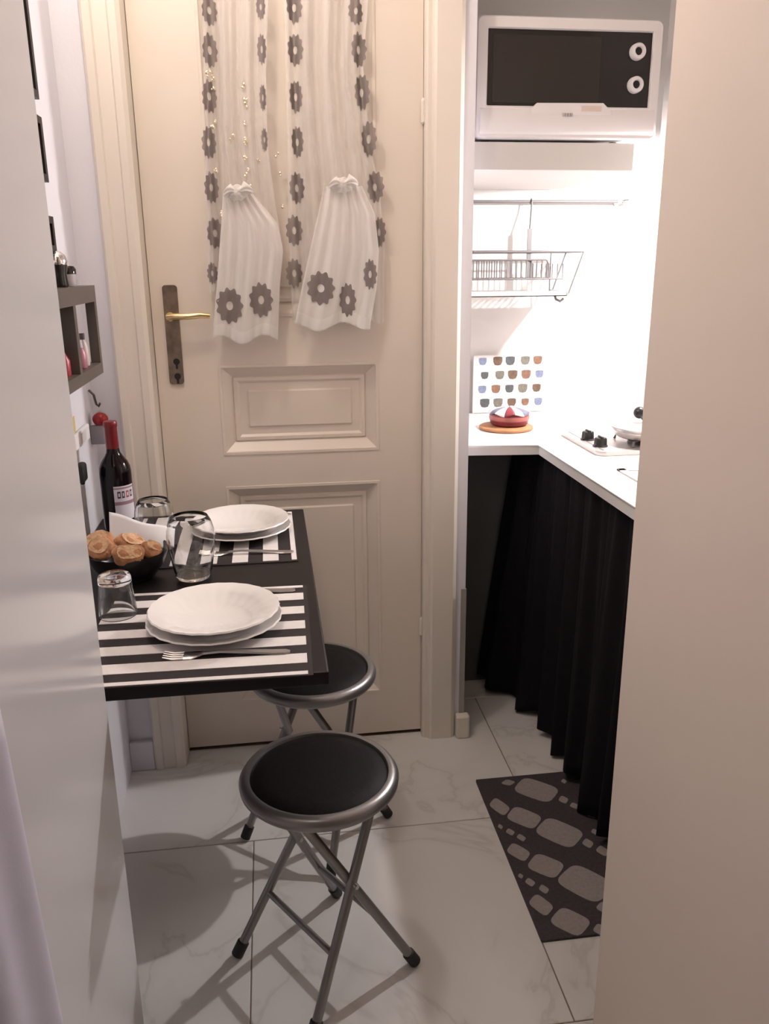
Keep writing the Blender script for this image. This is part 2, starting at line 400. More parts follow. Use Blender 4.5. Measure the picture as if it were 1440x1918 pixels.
# ------------------------------------------------------------------ folding stools
def make_stool(loc, rz, label):
    t = thing('folding_stool', label, 'stool', loc, rz, 'round folding stools')
    H0, R0 = 0.442, 0.150
    obj('seat_pad', L([(0, H0+0.010), (0.05, H0+0.0095), (0.10, H0+0.007), (0.122, H0+0.003), (0.131, H0-0.003), (0.131, H0-0.016), (0, H0-0.016)], 56), M_vinyl, t, 50)
    ring = [(0.129, H0-0.002), (0.131, H0+0.004), (0.137, H0+0.005), (0.145, H0+0.001), (0.150, H0-0.007), (0.149, H0-0.016), (0.143, H0-0.023), (0.133, H0-0.024), (0.129, H0-0.018), (0.129, H0-0.002)]
    obj('seat_rim', L(ring, 64), M_stool, t, 60)
    r = 0.0095
    zt = H0-0.026
    def frame(sgn, half, top):
        fx, tx = sgn*0.1245, -sgn*0.088
        for s in (1, -1):
            A = Vector((fx, s*half, 0.016)); Bq = Vector((tx, s*top, zt))
            leg = obj('leg', T([A, Bq], r, 14), M_stool, t, 50)
            dr = (Bq-A).normalized()
            obj('rubber_foot', T([A-dr*0.012, A-dr*0.010, A+dr*0.020, A+dr*0.022], [0.009, 0.0125, 0.0125, 0.010], 12), M_rubber, leg, 50)
        k = 0.30
        p = Vector((fx+(tx-fx)*k, 0, 0.016+(zt-0.016)*k))
        obj('crossbar', T([p+Vector((0, half+(top-half)*k, 0)), p-Vector((0, half+(top-half)*k, 0))], 0.0065, 10), M_stool, t, 50)
        obj('seat_bracket', T([Vector((tx, top, zt)), Vector((tx, -top, zt))], r, 12), M_stool, t, 50)
    frame(-1, 0.127, 0.066); frame(1, 0.125, 0.046)
    zx = (0.016+zt)/2 + 0.016
    for s in (1, -1):
        fr = 0.1245/(0.1245+0.088)
        zz = 0.016+(zt-0.016)*fr
        obj('pivot_bolt', T([(0, s*0.068, zz), (0, s*0.108, zz)], 0.0045, 10), M_steel, t, 50)
    return t
stool = make_stool((0.0555, 1.352, 0), math.radians(33.5), 'black-seated folding stool nearest the viewer, wholly in the open')
st2 = dup(stool, (0.066, 1.768, 0), math.radians(33.5+17))
st2['label'] = 'black-seated folding stool half tucked under the table by the door'

# ------------------------------------------------------------------ table
TZ = 0.748
tb = thing('wall_table', 'black wall-mounted folding table laid for two', 'table')
obj('tabletop', B(-0.4365, 0.069, 1.164, 2.074, TZ-0.024, TZ, bevel=0.003), M_black, tb)
obj('wall_batten', B(-0.4365, -0.415, 1.20, 2.04, TZ-0.055, TZ-0.0245), M_black, tb)

def placemat(name, label, cx, cy, rz):
    t = thing(name, label, 'placemat', (cx, cy, TZ), rz, 'striped placemats')
    h = 0.189
    obj('mat_base', B(-h, h, -h, h, 0, 0.0022), M_matblack, t)
    for k in range(5):
        c = (k-2)*0.0652
        obj('stripe', B(-h+0.008, h-0.008, c-0.0168, c+0.0168, 0.0018, 0.0030), M_matwhite, t)
    for c in (-0.1805, 0.1805):
        obj('stripe', B(-h+0.008, h-0.008, c-0.0055, c+0.0055, 0.0018, 0.0030), M_matwhite, t)
    return t
placemat('placemat', 'black and white striped placemat at the near end of the table', -0.141, 1.346, math.radians(-1.2))
placemat('placemat', 'black and white striped placemat at the far end by the door', -0.148, 1.862, math.radians(90))
PZ = TZ+0.0031
def plate_profile(r, h, deep):
    w = 0.0035
    return [(0, 0.0), (r*0.55, 0.0), (r*0.60, 0.002), (r*0.72, h*0.62 if deep else h*0.45), (r*0.97, h-0.002), (r, h), (r*0.985, h+0.0025), (r*0.72, (h*0.62 if deep else h*0.45)+w), (r*0.58, w+0.001), (0, w)]
def scal(a, z): return 1+0.006*math.cos(a*24)
def place_setting(px, py, which):
    p = obj('dinner_plate', L(plate_profile(0.117, 0.019, False), 96, rfun=scal), M_porc, None, 50); p.location = (px, py, PZ)
    tag(p, 'flat white plate under the soup plate at the %s place' % which, 'plate', 'flat white plates')
    s = obj('soup_plate', L(plate_profile(0.113, 0.024, True), 96, rfun=scal), M_porc, None, 50); s.location = (px, py-0.002, PZ+0.0125)
    tag(s, 'deep white plate stacked on top at the %s place' % which, 'plate', 'deep white plates')
place_setting(-0.116, 1.357, 'near'); place_setting(-0.085, 1.885, 'far')

def cutlery(kind, loc, rz, label):
    t = thing(kind, label, kind, loc, rz, None)
    # local x: from head (0) to handle end (0.2)
    hd = bmesh.new()
    def strip(pts):
        # pts: (x, halfwidth, z, thick)
        rings = []
        for x, hw, z, th in pts:
            rings.append([hd.verts.new(v) for v in ((x, -hw, z), (x, hw, z), (x, hw*0.8, z+th), (x, -hw*0.8, z+th))])
        for A, Bq in zip(rings[:-1], rings[1:]):
            for k in range(4): hd.faces.new((A[k], A[(k+1) % 4], Bq[(k+1) % 4], Bq[k]))
        hd.faces.new(rings[0]); hd.faces.new(rings[-1][::-1])
    strip([(0.062, 0.0035, 0.004, 0.003), (0.09, 0.0035, 0.006, 0.003), (0.13, 0.005, 0.004, 0.003), (0.175, 0.0085, 0.0008, 0.0025), (0.196, 0.008, 0.0005, 0.0025), (0.203, 0.004, 0.0005, 0.002)])
    obj('handle', hd, M_steel, t, 40)
    hd = bmesh.new()
    if kind == 'fork':
        strip([(0.030, 0.0125, 0.0015, 0.002), (0.045, 0.0120, 0.001, 0.002), (0.057, 0.006, 0.0022, 0.0025), (0.064, 0.0035, 0.004, 0.003)])
        for k in range(4):
            y = (k-1.5)*0.0072
            bm_tube(hd, [(0.032, y, 0.0025), (0.015, y, 0.0022), (0.0, y, 0.006)], [0.0021, 0.0019, 0.001], 6)
        obj('tines', hd, M_steel, t, 40)
    else:
        strip([(-0.035, 0.002, 0.0006, 0.0008), (-0.02, 0.008, 0.0006, 0.001), (0.02, 0.0095, 0.0006, 0.0012), (0.055, 0.008, 0.001, 0.0015), (0.066, 0.0035, 0.004, 0.003)])
        obj('blade', hd, M_steel, t, 40)
    return t
cutlery('fork', (-0.192, 1.246, PZ), math.radians(-3), 'steel fork lying in front of the near plates')
cutlery('knife', (-0.175, 1.506, PZ), math.radians(-1), 'steel knife lying behind the near plates')
cutlery('fork', (-0.170, 1.742, PZ), math.radians(-4), 'steel fork lying in front of the far plates')
cutlery('knife', (-0.166, 2.022, PZ), math.radians(-2), 'steel knife lying behind the far plates')

# wine bottle
wb = thing('wine_bottle', 'dark red wine bottle with red capsule on the black table', 'bottle', (-0.362, 1.905, TZ), 0)
M_wine = mk('dark_bottle_glass', (0.006, 0.003, 0.004), 0.1, var=0.05, spec=0.25)
obj('bottle_body', L([(0, 0.004), (0.025, 0.0), (0.033, 0.002), (0.0355, 0.008), (0.0355, 0.160), (0.034, 0.172), (0.029, 0.184), (0.021, 0.195), (0.0155, 0.205), (0.0135, 0.218), (0.0130, 0.230), (0, 0.230)], 40), M_wine, wb, 60)
obj('capsule', L([(0.0138, 0.212), (0.0142, 0.216), (0.0140, 0.262), (0.0152, 0.264), (0.0152, 0.273), (0.0135, 0.276), (0, 0.276)], 32), mk('dark_red_foil', (0.17, 0.004, 0.008), 0.35), wb, 50)
def cyl_patch(r, a0, a1, z0, z1, n=14):
    bm = bmesh.new(); bm_grid(bm, lambda u, v: (r*math.cos(a0+(a1-a0)*u), r*math.sin(a0+(a1-a0)*u), z0+(z1-z0)*v), n, 1); return bm
a0, a1 = math.radians(-92), math.radians(-8)
lab = obj('bottle_label', cyl_patch(0.0359, a0, a1, 0.052, 0.132), mk('label_paper', (0.62, 0.60, 0.66), 0.6), wb, 60)
obj('label_band', cyl_patch(0.0361, a0, a1, 0.088, 0.096), mk('label_mauve', (0.30, 0.17, 0.22), 0.6), lab, 60)
M_lt = mk('label_letter', (0.06, 0.03, 0.05), 0.6); M_lr = mk('label_red', (0.45, 0.05, 0.10), 0.6)
for k, (aa, wd) in enumerate(((-80, 12), (-64, 10), (-48, 12), (-31, 11))):
    obj('label_mark', cyl_patch(0.0362, math.radians(aa), math.radians(aa+wd), 0.104, 0.120, 4), M_lr if k == 2 else M_lt, lab, 60)
    obj('label_mark', cyl_patch(0.0364, math.radians(aa+3), math.radians(aa+wd-3), 0.108, 0.116, 3), MATS['label_paper'], lab, 60)
obj('label_band', cyl_patch(0.0361, a0, a1, 0.125, 0.129), MATS['label_mauve'], lab, 60)

# bread bowl
bw = thing('bread_bowl', 'black bowl holding bread in front of the wine bottle', 'bowl', (-0.302, 1.635, TZ), 0)
obj('bowl_body', L([(0, 0.0), (0.045, 0.0), (0.050, 0.004), (0.066, 0.030), (0.078, 0.060), (0.081, 0.062), (0.080, 0.058), (0.068, 0.028), (0.050, 0.007), (0, 0.006)], 48), mk('black_ceramic', (0.010, 0.009, 0.009), 0.3), bw, 50)
M_bread = mk('bread_crust', (0.44, 0.20, 0.095), 0.75, var=0.4, scale=30, bump=0.5, bscale=80)
M_crumb = mk('bread_crumb', (0.62, 0.38, 0.22), 0.85, var=0.25, scale=60, bump=0.6, bscale=160)
def bread(loc, rot, size, label, mat=None):
    bm = bmesh.new(); bmesh.ops.create_icosphere(bm, subdivisions=3, radius=1)
    for v in bm.verts:
        c = v.co
        f = lambda q: math.copysign(abs(q)**0.6, q)
        c.x, c.y, c.z = f(c.x)*size[0], f(c.y)*size[1], f(c.z)*size[2]*(1 if c.z > 0 else 0.8)
        nz = 0.0018*math.sin(c.x*190+loc[0]*50)+0.0018*math.sin(c.y*210+c.z*170)
        c += c.normalized()*nz
    t = thing('bread_roll', label, 'bread', loc)
    t.rotation_euler = rot
    o = obj('crust', bm, M_bread, t, 180)
    b2 = bmesh.new(); bm_prism(b2, [(size[0]*0.74*math.cos(k*PI/8)*(abs(math.cos(k*PI/8))+1e-3)**-0.35, size[1]*0.74*math.sin(k*PI/8)*(abs(math.sin(k*PI/8))+1e-3)**-0.35) for k in range(16)], size[2]*0.86, size[2]*1.03)
    obj('crumb_face', b2, mat or M_crumb, t)
    t['group'] = 'pieces of bread in the black bowl'
bz = TZ
bread((-0.362, 1.664, bz+0.066), (0.5, -0.3, 0.3), (0.030, 0.025, 0.018), 'brown piece of bread at the back left of the bowl')
bread((-0.346, 1.602, bz+0.076), (0.7, 0.2, -0.5), (0.026, 0.023, 0.014), 'piece of bread leaning over the front left of the bowl rim')
bread((-0.290, 1.570, bz+0.072), (0.9, 0.1, 0.4), (0.032, 0.019, 0.013), 'lowest front piece of bread above the upturned tumbler')
bread((-0.296, 1.638, bz+0.072), (0.6, 0.3, 0.9), (0.036, 0.022, 0.013), 'long slice of bread in the middle against the napkin')
bread((-0.252, 1.608, bz+0.064), (0.3, 0.5, 0.2), (0.020, 0.020, 0.015), 'small dark piece of bread at the right of the bowl')
def napk(u, v):
    x = -0.085+0.125*u; y = 0.012+0.04*u*0.3 + 0.003*math.sin(u*5+v*2)
    z = 0.045 + 0.078*v*(1-0.60*u) + 0.002*math.sin(u*9)
    return (x+0.03, y+0.032*v-0.006, z)
nb = bmesh.new(); bm_grid(nb, napk, 20, 10)
nk = obj('napkin', nb, mk('white_paper_napkin', (0.80, 0.80, 0.83), 0.8, var=0.02), None, 180)
nk.location = (-0.288, 1.656, TZ); nk.modifiers.new('t', 'SOLIDIFY').thickness = 0.0015
tag(nk, 'white paper napkin tucked behind the bread in the bowl', 'napkin')

# glasses
def balloon(loc, s, label):
    prof = [(0, 0.004), (0.020, 0.001), (0.030, 0.0), (0.035, 0.004), (0.0385, 0.020), (0.0430, 0.048), (0.0475, 0.076), (0.0485, 0.090), (0.0465, 0.106), (0.0420, 0.120), (0.0360, 0.131), (0.0352, 0.1315), (0.0345, 0.130), (0.0405, 0.119), (0.0450, 0.105), (0.0470, 0.090), (0.0460, 0.077), (0.0415, 0.049), (0.0370, 0.022), (0.033, 0.010), (0, 0.009)]
    o = obj('stemless_glass', L([(r*s, z*s) for r, z in prof], 48), M_glass, None, 60); o.location = loc
    tag(o, label, 'glass', 'clear stemless glasses')
balloon((-0.173, 1.610, TZ+0.001), 1.0, 'clear rounded stemless glass standing between the two placemats')
balloon((-0.268, 1.795, TZ+0.0033), 0.88, 'clear rounded stemless glass beside the wine bottle at the back')
tm = obj('tumbler', L([(0, 0.078), (0.024, 0.078), (0.0275, 0.076), (0.029, 0.070), (0.0345, 0.001), (0.034, 0.0), (0.0325, 0.001), (0.0275, 0.062), (0.024, 0.064), (0, 0.063)], 48), M_glass, None, 50)
tm.location = (-0.294, 1.438, PZ)
tag(tm, 'clear tumbler turned upside down on the near placemat', 'glass')

# ------------------------------------------------------------------ sheer curtains on the door
def lerp_path(path):
    # path of photo points down a curtain edge -> list (z, x) on the plane in front of the door
    q = [ony(x, y, 2.135) for x, y in path]
    q = sorted([(p.z, p.x) for p in q])
    def f(z):
        if z <= q[0][0]: return q[0][1]
        for (za, xa), (zb, xb) in zip(q[:-1], q[1:]):
            if z <= zb: return xa+(xb-xa)*(z-za)/(zb-za)
        return q[-1][1]
    return f
def flower_mesh(bm, cx, cz, rx, rz, surf, petals=11):
    n = petals*6; rings = []
    for fr in (0.26, 0.55, 0.8, 1.0):
        ring = []
        for k in range(n):
            a = 2*PI*k/n
            rr = fr*(1+(0.10*math.cos(a*petals) if fr > 0.9 else 0))
            x, z = cx+rx*rr*math.cos(a), cz+rz*rr*math.sin(a)
            ring.append(bm.verts.new((x, surf(x, z)-0.0022, z)))
        rings.append(ring)
    for A, Bq in zip(rings[:-1], rings[1:]):
        for k in range(n): bm.faces.new((A[k], A[(k+1) % n], Bq[(k+1) % n], Bq[k]))
PXM = 0.00122  # metres per photo pixel at the door
def panel(name, label, ledge, redge, knot, bell_l, bell_r, hemz, folds, fl_side, fl_bell, beads, ph):
    t = thing(name, label, 'curtain')
    t['group'] = 'sheer curtains on the door'
    fl, fr = lerp_path(ledge), lerp_path(redge)
    ztop = 2.10; zlow = min(ony(*ledge[-1], 2.135).z, ony(*redge[-1], 2.135).z)
    def surf(x, z):
        a, b = fl(z), fr(z); u = (x-a)/max(1e-4, b-a)
        return 2.138 - 0.010*math.sin(u*2*PI*folds+ph) - 0.004*math.sin(u*2*PI*folds*2.3+z*3)
    def sheet(u, v):
        z = ztop+(zlow-ztop)*v + 0.008*math.sin(u*2*PI*folds*0.8)*v
        a, b = fl(z), fr(z); x = a+(b-a)*u
        return (x, surf(x, z), z)
    bm = bmesh.new(); bm_grid(bm, sheet, 70, 50); obj('voile_panel', bm, M_sheer, t, 180)
    K = ony(*knot, 2.115)
    bl, brr = lerp_path(bell_l), lerp_path(bell_r)
    def bsurf(x, z):
        a, b = bl(z), brr(z); u = min(1, max(0, (x-a)/max(1e-4, b-a)))
        dn = min(1, max(0, (K.z-z)/(K.z-hemz)))
        return 2.118 - 0.022*math.sin(PI*u)**0.6*(0.5+0.5*dn) - 0.009*dn*math.sin(u*2*PI*2.5+ph) - 0.004*math.sin(u*2*PI*6+ph)*(1-0.5*dn)
    def bell(u, v):
        z = K.z+(hemz-K.z)*v + 0.010*v*math.sin(u*2*PI*1.5+ph)
        a, b = bl(z), brr(z); x = a+(b-a)*u
        return (x, bsurf(x, z), z)
    bm = bmesh.new(); bm_grid(bm, bell, 60, 36); bo = obj('tied_flounce', bm, M_sheer2, t, 180)
    # hem band
    def hem(u, v):
        z = hemz+0.003+0.026*v + 0.010*math.sin(u*2*PI*1.5+ph)
        a, b = bl(z), brr(z); x = a+(b-a)*u
        return (x, bsurf(x, z)-0.0015, z)
    bm = bmesh.new(); bm_grid(bm, hem, 60, 2); obj('hem_band', bm, M_hem, bo, 180)
    # knot: crumpled gather with two loops
    bm = bmesh.new(); bmesh.ops.create_icosphere(bm, subdivisions=4, radius=1)
    for vv in bm.verts:
        c = vv.co; a = math.atan2(c.z, c.x)
        rr = 1+0.08*math.sin(a*9+ph+c.y*2)+0.07*math.sin(c.y*7+a*2)
        vv.co = (K.x+c.x*0.026*rr, K.y-0.014+c.y*0.015*rr, K.z+c.z*0.017*rr)
    kn = obj('knot', bm, M_sheer2, t, 180)
    for sg, ln, up in ((-1, 0.026, 0.010), (1, 0.030, 0.016)):
        bm = bmesh.new()
        def petal(u, v):
            q = math.sin(PI*u)**0.8; e = math.sqrt(max(0.0, 1-0.92*(2*v-1)**2)); wv = (v-0.5)*0.026*(0.45+0.55*q)
            return (K.x+sg*(0.008+ln*q*e), K.y-0.020-0.010*math.cos(PI*u)+0.003*math.sin(v*14+u*3), K.z+up*q+wv-0.014*q*q*e+0.006*(0.5-u))
        bm_grid(bm, petal, 16, 8); obj('bow_loop', bm, M_sheer2, kn, 180)
    for x, y, rx, ry in fl_side:
        p = ony(x, y, 2.135); bm = bmesh.new(); flower_mesh(bm, p.x, p.z, rx*PXM, ry*PXM, surf); obj('flower', bm, M_flower, t, 180)
    for x, y, rx, ry in fl_bell:
        p = ony(x, y, 2.10); bm = bmesh.new(); flower_mesh(bm, p.x, p.z, rx*PXM, ry*PXM, bsurf); obj('flower', bm, M_flower, bo, 180)
    if beads:
        bm = bmesh.new()
        for x, y in beads:
            p = ony(x, y, 2.12)
            for k in range(3):
                mtx = Matrix.Translation((p.x+random.uniform(-.004, .004), surf(p.x, p.z)-0.004, p.z+random.uniform(-.006, .006)))
                bmesh.ops.create_icosphere(bm, subdivisions=2, radius=random.uniform(0.0028, 0.0046), matrix=mtx)
        so = obj('sequin_beads', bm, mk('gold_sequin', (1.0, 0.90, 0.72), 0.08, metal=1.0), t, 180); so['kind'] = 'stuff'
    return t
def s3(x, y): return (340+x/2.88, y/2.88)
bead_px = [s3(*p) for p in [(155, 370), (140, 395), (170, 410), (165, 460), (175, 650), (165, 675), (180, 915), (210, 1150), (335, 465), (345, 520), (345, 565), (345, 655), (345, 745), (340, 765), (350, 835), (345, 855), (415, 850), (350, 920), (345, 940), (365, 1010), (270, 740), (515, 830), (530, 940), (540, 1110)]]
panel('sheer_curtain', 'sheer white curtain tied in a knot, left half, with sequins above its knot',
      [(378, 0), (382, 150), (385, 300), (388, 450), (392, 545)], [(502, 0), (498, 150), (500, 260), (515, 380), (528, 450), (523, 550)],
      (445, 362), [(418, 360), (415, 420), (408, 520), (398, 640)], [(472, 360), (520, 420), (530, 470), (524, 530), (520, 640)],
      ony(458, 636, 2.10).z, 3.2,
      [(392, 20, 13, 24), (393, 95, 13, 27), (392, 182, 13, 27), (391, 268, 13, 27), (396, 352, 13, 27), (403, 437, 15, 27), (398, 512, 10, 20), (488, 12, 8, 20), (490, 92, 8, 25), (492, 183, 6, 22), (495, 262, 6, 20)],
      [(430, 573, 25, 33), (489, 562, 22, 32)], bead_px, 0.4)
panel('sheer_curtain', 'sheer white curtain tied in a knot, right half, nearer the kitchen niche',
      [(532, 0), (536, 200), (540, 400), (545, 540)], [(690, 0), (680, 120), (692, 260), (712, 360), (722, 470), (720, 600)],
      (640, 348), [(606, 350), (588, 430), (566, 530), (550, 610)], [(676, 350), (700, 400), (708, 470), (704, 540), (692, 610)],
      ony(620, 612, 2.10).z, 3.6,
      [(551, 12, 14, 26), (553, 92, 14, 26), (554, 180, 12, 27), (557, 265, 11, 27), (556, 352, 14, 28), (551, 432, 16, 28), (551, 512, 16, 27), (666, 22, 14, 22), (672, 92, 14, 28), (678, 172, 14, 30), (691, 260, 14, 30), (703, 350, 16, 28), (711, 435, 12, 28)],
      [(601, 540, 26, 31), (651, 562, 16, 31), (694, 514, 14, 28)], None, 1.9)

# ------------------------------------------------------------------ microwave on its shelf
tag(obj('microwave_shelf', B(0.523, 0.960, 2.20, 2.759, 1.584, 1.650, bevel=0.002), M_kit), 'thick white shelf carrying the microwave in the niche', 'shelf')
mw = thing('microwave', 'white microwave oven with black glass door on the niche shelf', 'microwave')
bm = bmesh.new(); bm_box(bm, 0.545, 1.000, 2.225, 2.53, 1.660, 1.925, bevel=0.012); obj('body', bm, M_plastic, mw, 40)
for x in (0.58, 0.93):
    for y in (2.27, 2.49): obj('foot', T([(x, y, 1.6502), (x, y, 1.662)], 0.012, 14), M_rubber, mw)
# front frame with an opening
fx0, fx1, fz0, fz1 = 0.534, 1.012, 1.656, 1.932
wx0, wx1, wz0, wz1 = 0.563, 0.985, 1.732, 1.903
bm = bmesh.new()
loops = []
out = rrect(fx0, fx1, fz0, fz1, 0.016, 5); 
inn = rrect(wx0, wx1, wz0, wz1, 0.003, 5)
def loop(poly, y): return [bm.verts.new((x, y, z)) for x, z in poly]
def shrink(poly, cx, cz, k): return [(x-k*(1 if x > cx else -1), z-k*(1 if z > cz else -1)) for x, z in poly]
cx, cz = (fx0+fx1)/2, (fz0+fz1)/2
seq = [loop(out, 2.232), loop(out, 2.200), loop(shrink(out, cx, cz, 0.004), 2.192), loop(shrink(inn, (wx0+wx1)/2, (wz0+wz1)/2, -0.002), 2.190), loop(inn, 2.193), loop(inn, 2.206)]
for A, Bq in zip(seq[:-1], seq[1:]):
    n = len(A)
    for k in range(n): bm.faces.new((A[k], A[(k+1) % n], Bq[(k+1) % n], Bq[k]))
obj('front_frame', bm, M_plastic, mw, 35)
obj('control_panel', B(wx0, wx1, 2.199, 2.215, wz0, wz1), M_glassblack, mw)
obj('door_window', B(wx0+0.016, wx0+0.29, 2.1975, 2.2005, wz0+0.008, wz1-0.012, bevel=0.001), mk('dark_window_mesh', (0.020, 0.016, 0.014), 0.25), mw)
for z in (1.859, 1.784):
    def ky(bm): bmesh.ops.rotate(bm, cent=(0, 0, 0), matrix=Matrix.Rotation(PI/2, 3, 'X'), verts=bm.verts); bmesh.ops.translate(bm, vec=(0.946, 2.199, z), verts=bm.verts); return bm
    k = obj('knob', ky(L([(0.009, 0.0), (0.0195, 0.0), (0.0190, 0.014), (0.0165, 0.018), (0.011, 0.018), (0.009, 0.012)], 36)), M_plastic, mw, 40)
    obj('knob_centre', ky(L([(0, 0.013), (0.0092, 0.012), (0.0095, 0.0)], 24)), M_dark, k)
# sloping lower fascia with the raised pull lip
bm = bmesh.new(); prof = [(2.194, 1.730), (2.188, 1.722), (2.184, 1.700), (2.186, 1.676), (2.196, 1.660), (2.215, 1.658), (2.215, 1.730)]
A = [bm.verts.new((fx0+0.012, y, z)) for y, z in prof]; Bq = [bm.verts.new((fx1-0.012, y, z)) for y, z in prof]
for k in range(len(prof)): bm.faces.new((A[k], A[(k+1) % len(prof)], Bq[(k+1) % len(prof)], Bq[k]))
bm.faces.new(A); bm.faces.new(Bq[::-1])
fas = obj('lower_fascia', bm, M_plastic, mw, 60)
bm = bmesh.new(); poly = [(0.675, 1.724), (0.690, 1.738), (0.862, 1.740), (0.884, 1.722), (0.884, 1.712), (0.675, 1.712)]
A = [bm.verts.new((x, 2.186, z)) for x, z in poly]; Bq = [bm.verts.new((x, 2.200, z)) for x, z in poly]
for k in range(len(poly)): bm.faces.new((A[k], A[(k+1) % len(poly)], Bq[(k+1) % len(poly)], Bq[k]))
bm.faces.new(A); bm.faces.new(Bq[::-1]); obj('door_pull', bm, M_plastic, fas)
obj('sticker', B(0.806, 0.858, 2.1852, 2.1872, 1.721, 1.733), mk('beige_sticker', (0.60, 0.50, 0.44), 0.6), fas)
for k in range(4):
    obj('brand_mark', B(0.757+k*0.0068, 0.7622+k*0.0068, 2.1830, 2.186, 1.7085, 1.7155), mk('grey_print', (0.42, 0.38, 0.38), 0.6), fas)

# unseen cabinet behind the partition, added to cut the worktop light's upward spread
tag(obj('unseen_shade_cabinet', boxes((1.10, 1.329, 1.50, 2.36, 1.632, 2.30), bevel=0.002), M_kit), 'unseen white cabinet behind the partition, added to cut the worktop light', 'cabinet')
tag(obj('cabinet_light', L([(0, 0.030), (0.030, 0.030), (0.030, 0.014), (0.027, 0.010), (0, 0.012)], 24, c=(1.18, 2.212, 1.6015)), M_plastic), 'small round white lamp under the unseen cabinet', 'lamp')

# ------------------------------------------------------------------ rail and hanging dish rack
RY = 2.725
rl = thing('utensil_rail', 'thin steel rail across the white niche wall', 'rail')
obj('bar', T([(0.60, RY, 1.545), (1.165, RY, 1.545)], 0.0048, 10), M_wire, rl)
for x in (0.605, 1.15):
    obj('rail_mount', T([(x, 2.759, 1.545), (x, RY-0.004, 1.545)], [0.009, 0.007], 12), M_steel, rl)
obj('end_knob', T([(1.160, RY, 1.545), (1.166, RY, 1.545), (1.178, RY, 1.545), (1.184, RY, 1.545)], [0.004, 0.009, 0.009, 0.004], 12), M_steel, rl)
dr = thing('dish_rack', 'grey wire dish rack hanging from the steel rail', 'dish rack')
def hang(x):
    obj('hook', T([(x+0.010, RY+0.004, 1.538), (x+0.010, RY+0.007, 1.547), (x+0.010, RY, 1.553), (x+0.010, RY-0.007, 1.547), (x+0.008, RY-0.010, 1.52), (x, RY-0.028, 1.46)], 0.0028, 8), M_wire, dr)
    obj('hanger_strap', B(x-0.0075, x+0.0075, RY-0.031, RY-0.027, 1.305, 1.462, bevel=0.001), M_wire, dr)
hang(0.650); hang(0.844)
zt, zi, zb2, ztray = 1.390, 1.366, 1.310, 1.262
yb, yf = RY-0.034, 2.535
obj('top_loop', T([(0.622, yb, zt), (0.955, yb, zt), (0.968, yb-0.012, zt), (0.968, yf+0.012, zt), (0.955, yf, zt), (0.622, yf, zt), (0.612, yf+0.012, zt), (0.612, yb-0.012, zt)], 0.0040, 8, True), M_wire, dr)
for y in (yf, yb):
    obj('end_arm', T([(0.966, y, zt-0.002), (0.960, y, zt-0.02), (0.925, y, ztray+0.004), (0.915, y, ztray)], 0.0025, 8), M_wire, dr)
    obj('basket_wire', T([(0.614, y, zi), (0.848, y, zi), (0.858, y, zi-0.012), (0.858, y, zb2)], 0.0026, 8), M_wire, dr)
    obj('basket_wire', T([(0.614, y, zb2), (0.905, y, zb2)], 0.0026, 8), M_wire, dr)
for k in range(18):
    x = 0.622+k*0.0165
    top = zi if x < 0.856 else zi-0.012
    obj('plate_wire', T([(x, yf, top), (x, yf, zb2), (x, yb, zb2), (x, yb, top)], 0.0021, 6), M_wire, dr)
obj('drip_tray', boxes((0.612, 0.920, yf-0.002, yb+0.002, ztray-0.004, ztray-0.001), (0.612, 0.920, yf-0.002, yf, ztray-0.004, ztray+0.012), (0.612, 0.614, yf-0.002, yb+0.002, ztray-0.004, ztray+0.012), (0.918, 0.920, yf-0.002, yb+0.002, ztray-0.004, ztray+0.012)), mk('tray_white', (0.7, 0.66, 0.64), 0.4), dr)
for x in (0.614, 0.916):
    obj('tray_arm', T([(x, yb, zt), (x, yb, ztray)], 0.0025, 8), M_wire, dr)
ck = obj('cup_hook', T([(0.890, 2.56, ztray-0.003), (0.892, 2.555, ztray-0.014), (0.905, 2.55, ztray-0.020), (0.915, 2.55, ztray-0.012)], 0.004, 8), M_wire, dr)
tag(obj('power_cable', T([(0.640, 2.742, 1.300), (0.636, 2.745, 1.20), (0.646, 2.748, 1.08), (0.643, 2.748, 0.96), (0.640, 2.742, 0.872)], 0.0035, 8), mk('pale_cable', (0.55, 0.52, 0.51), 0.5)), 'pale grey cable running down the niche wall to the worktop', 'cable')

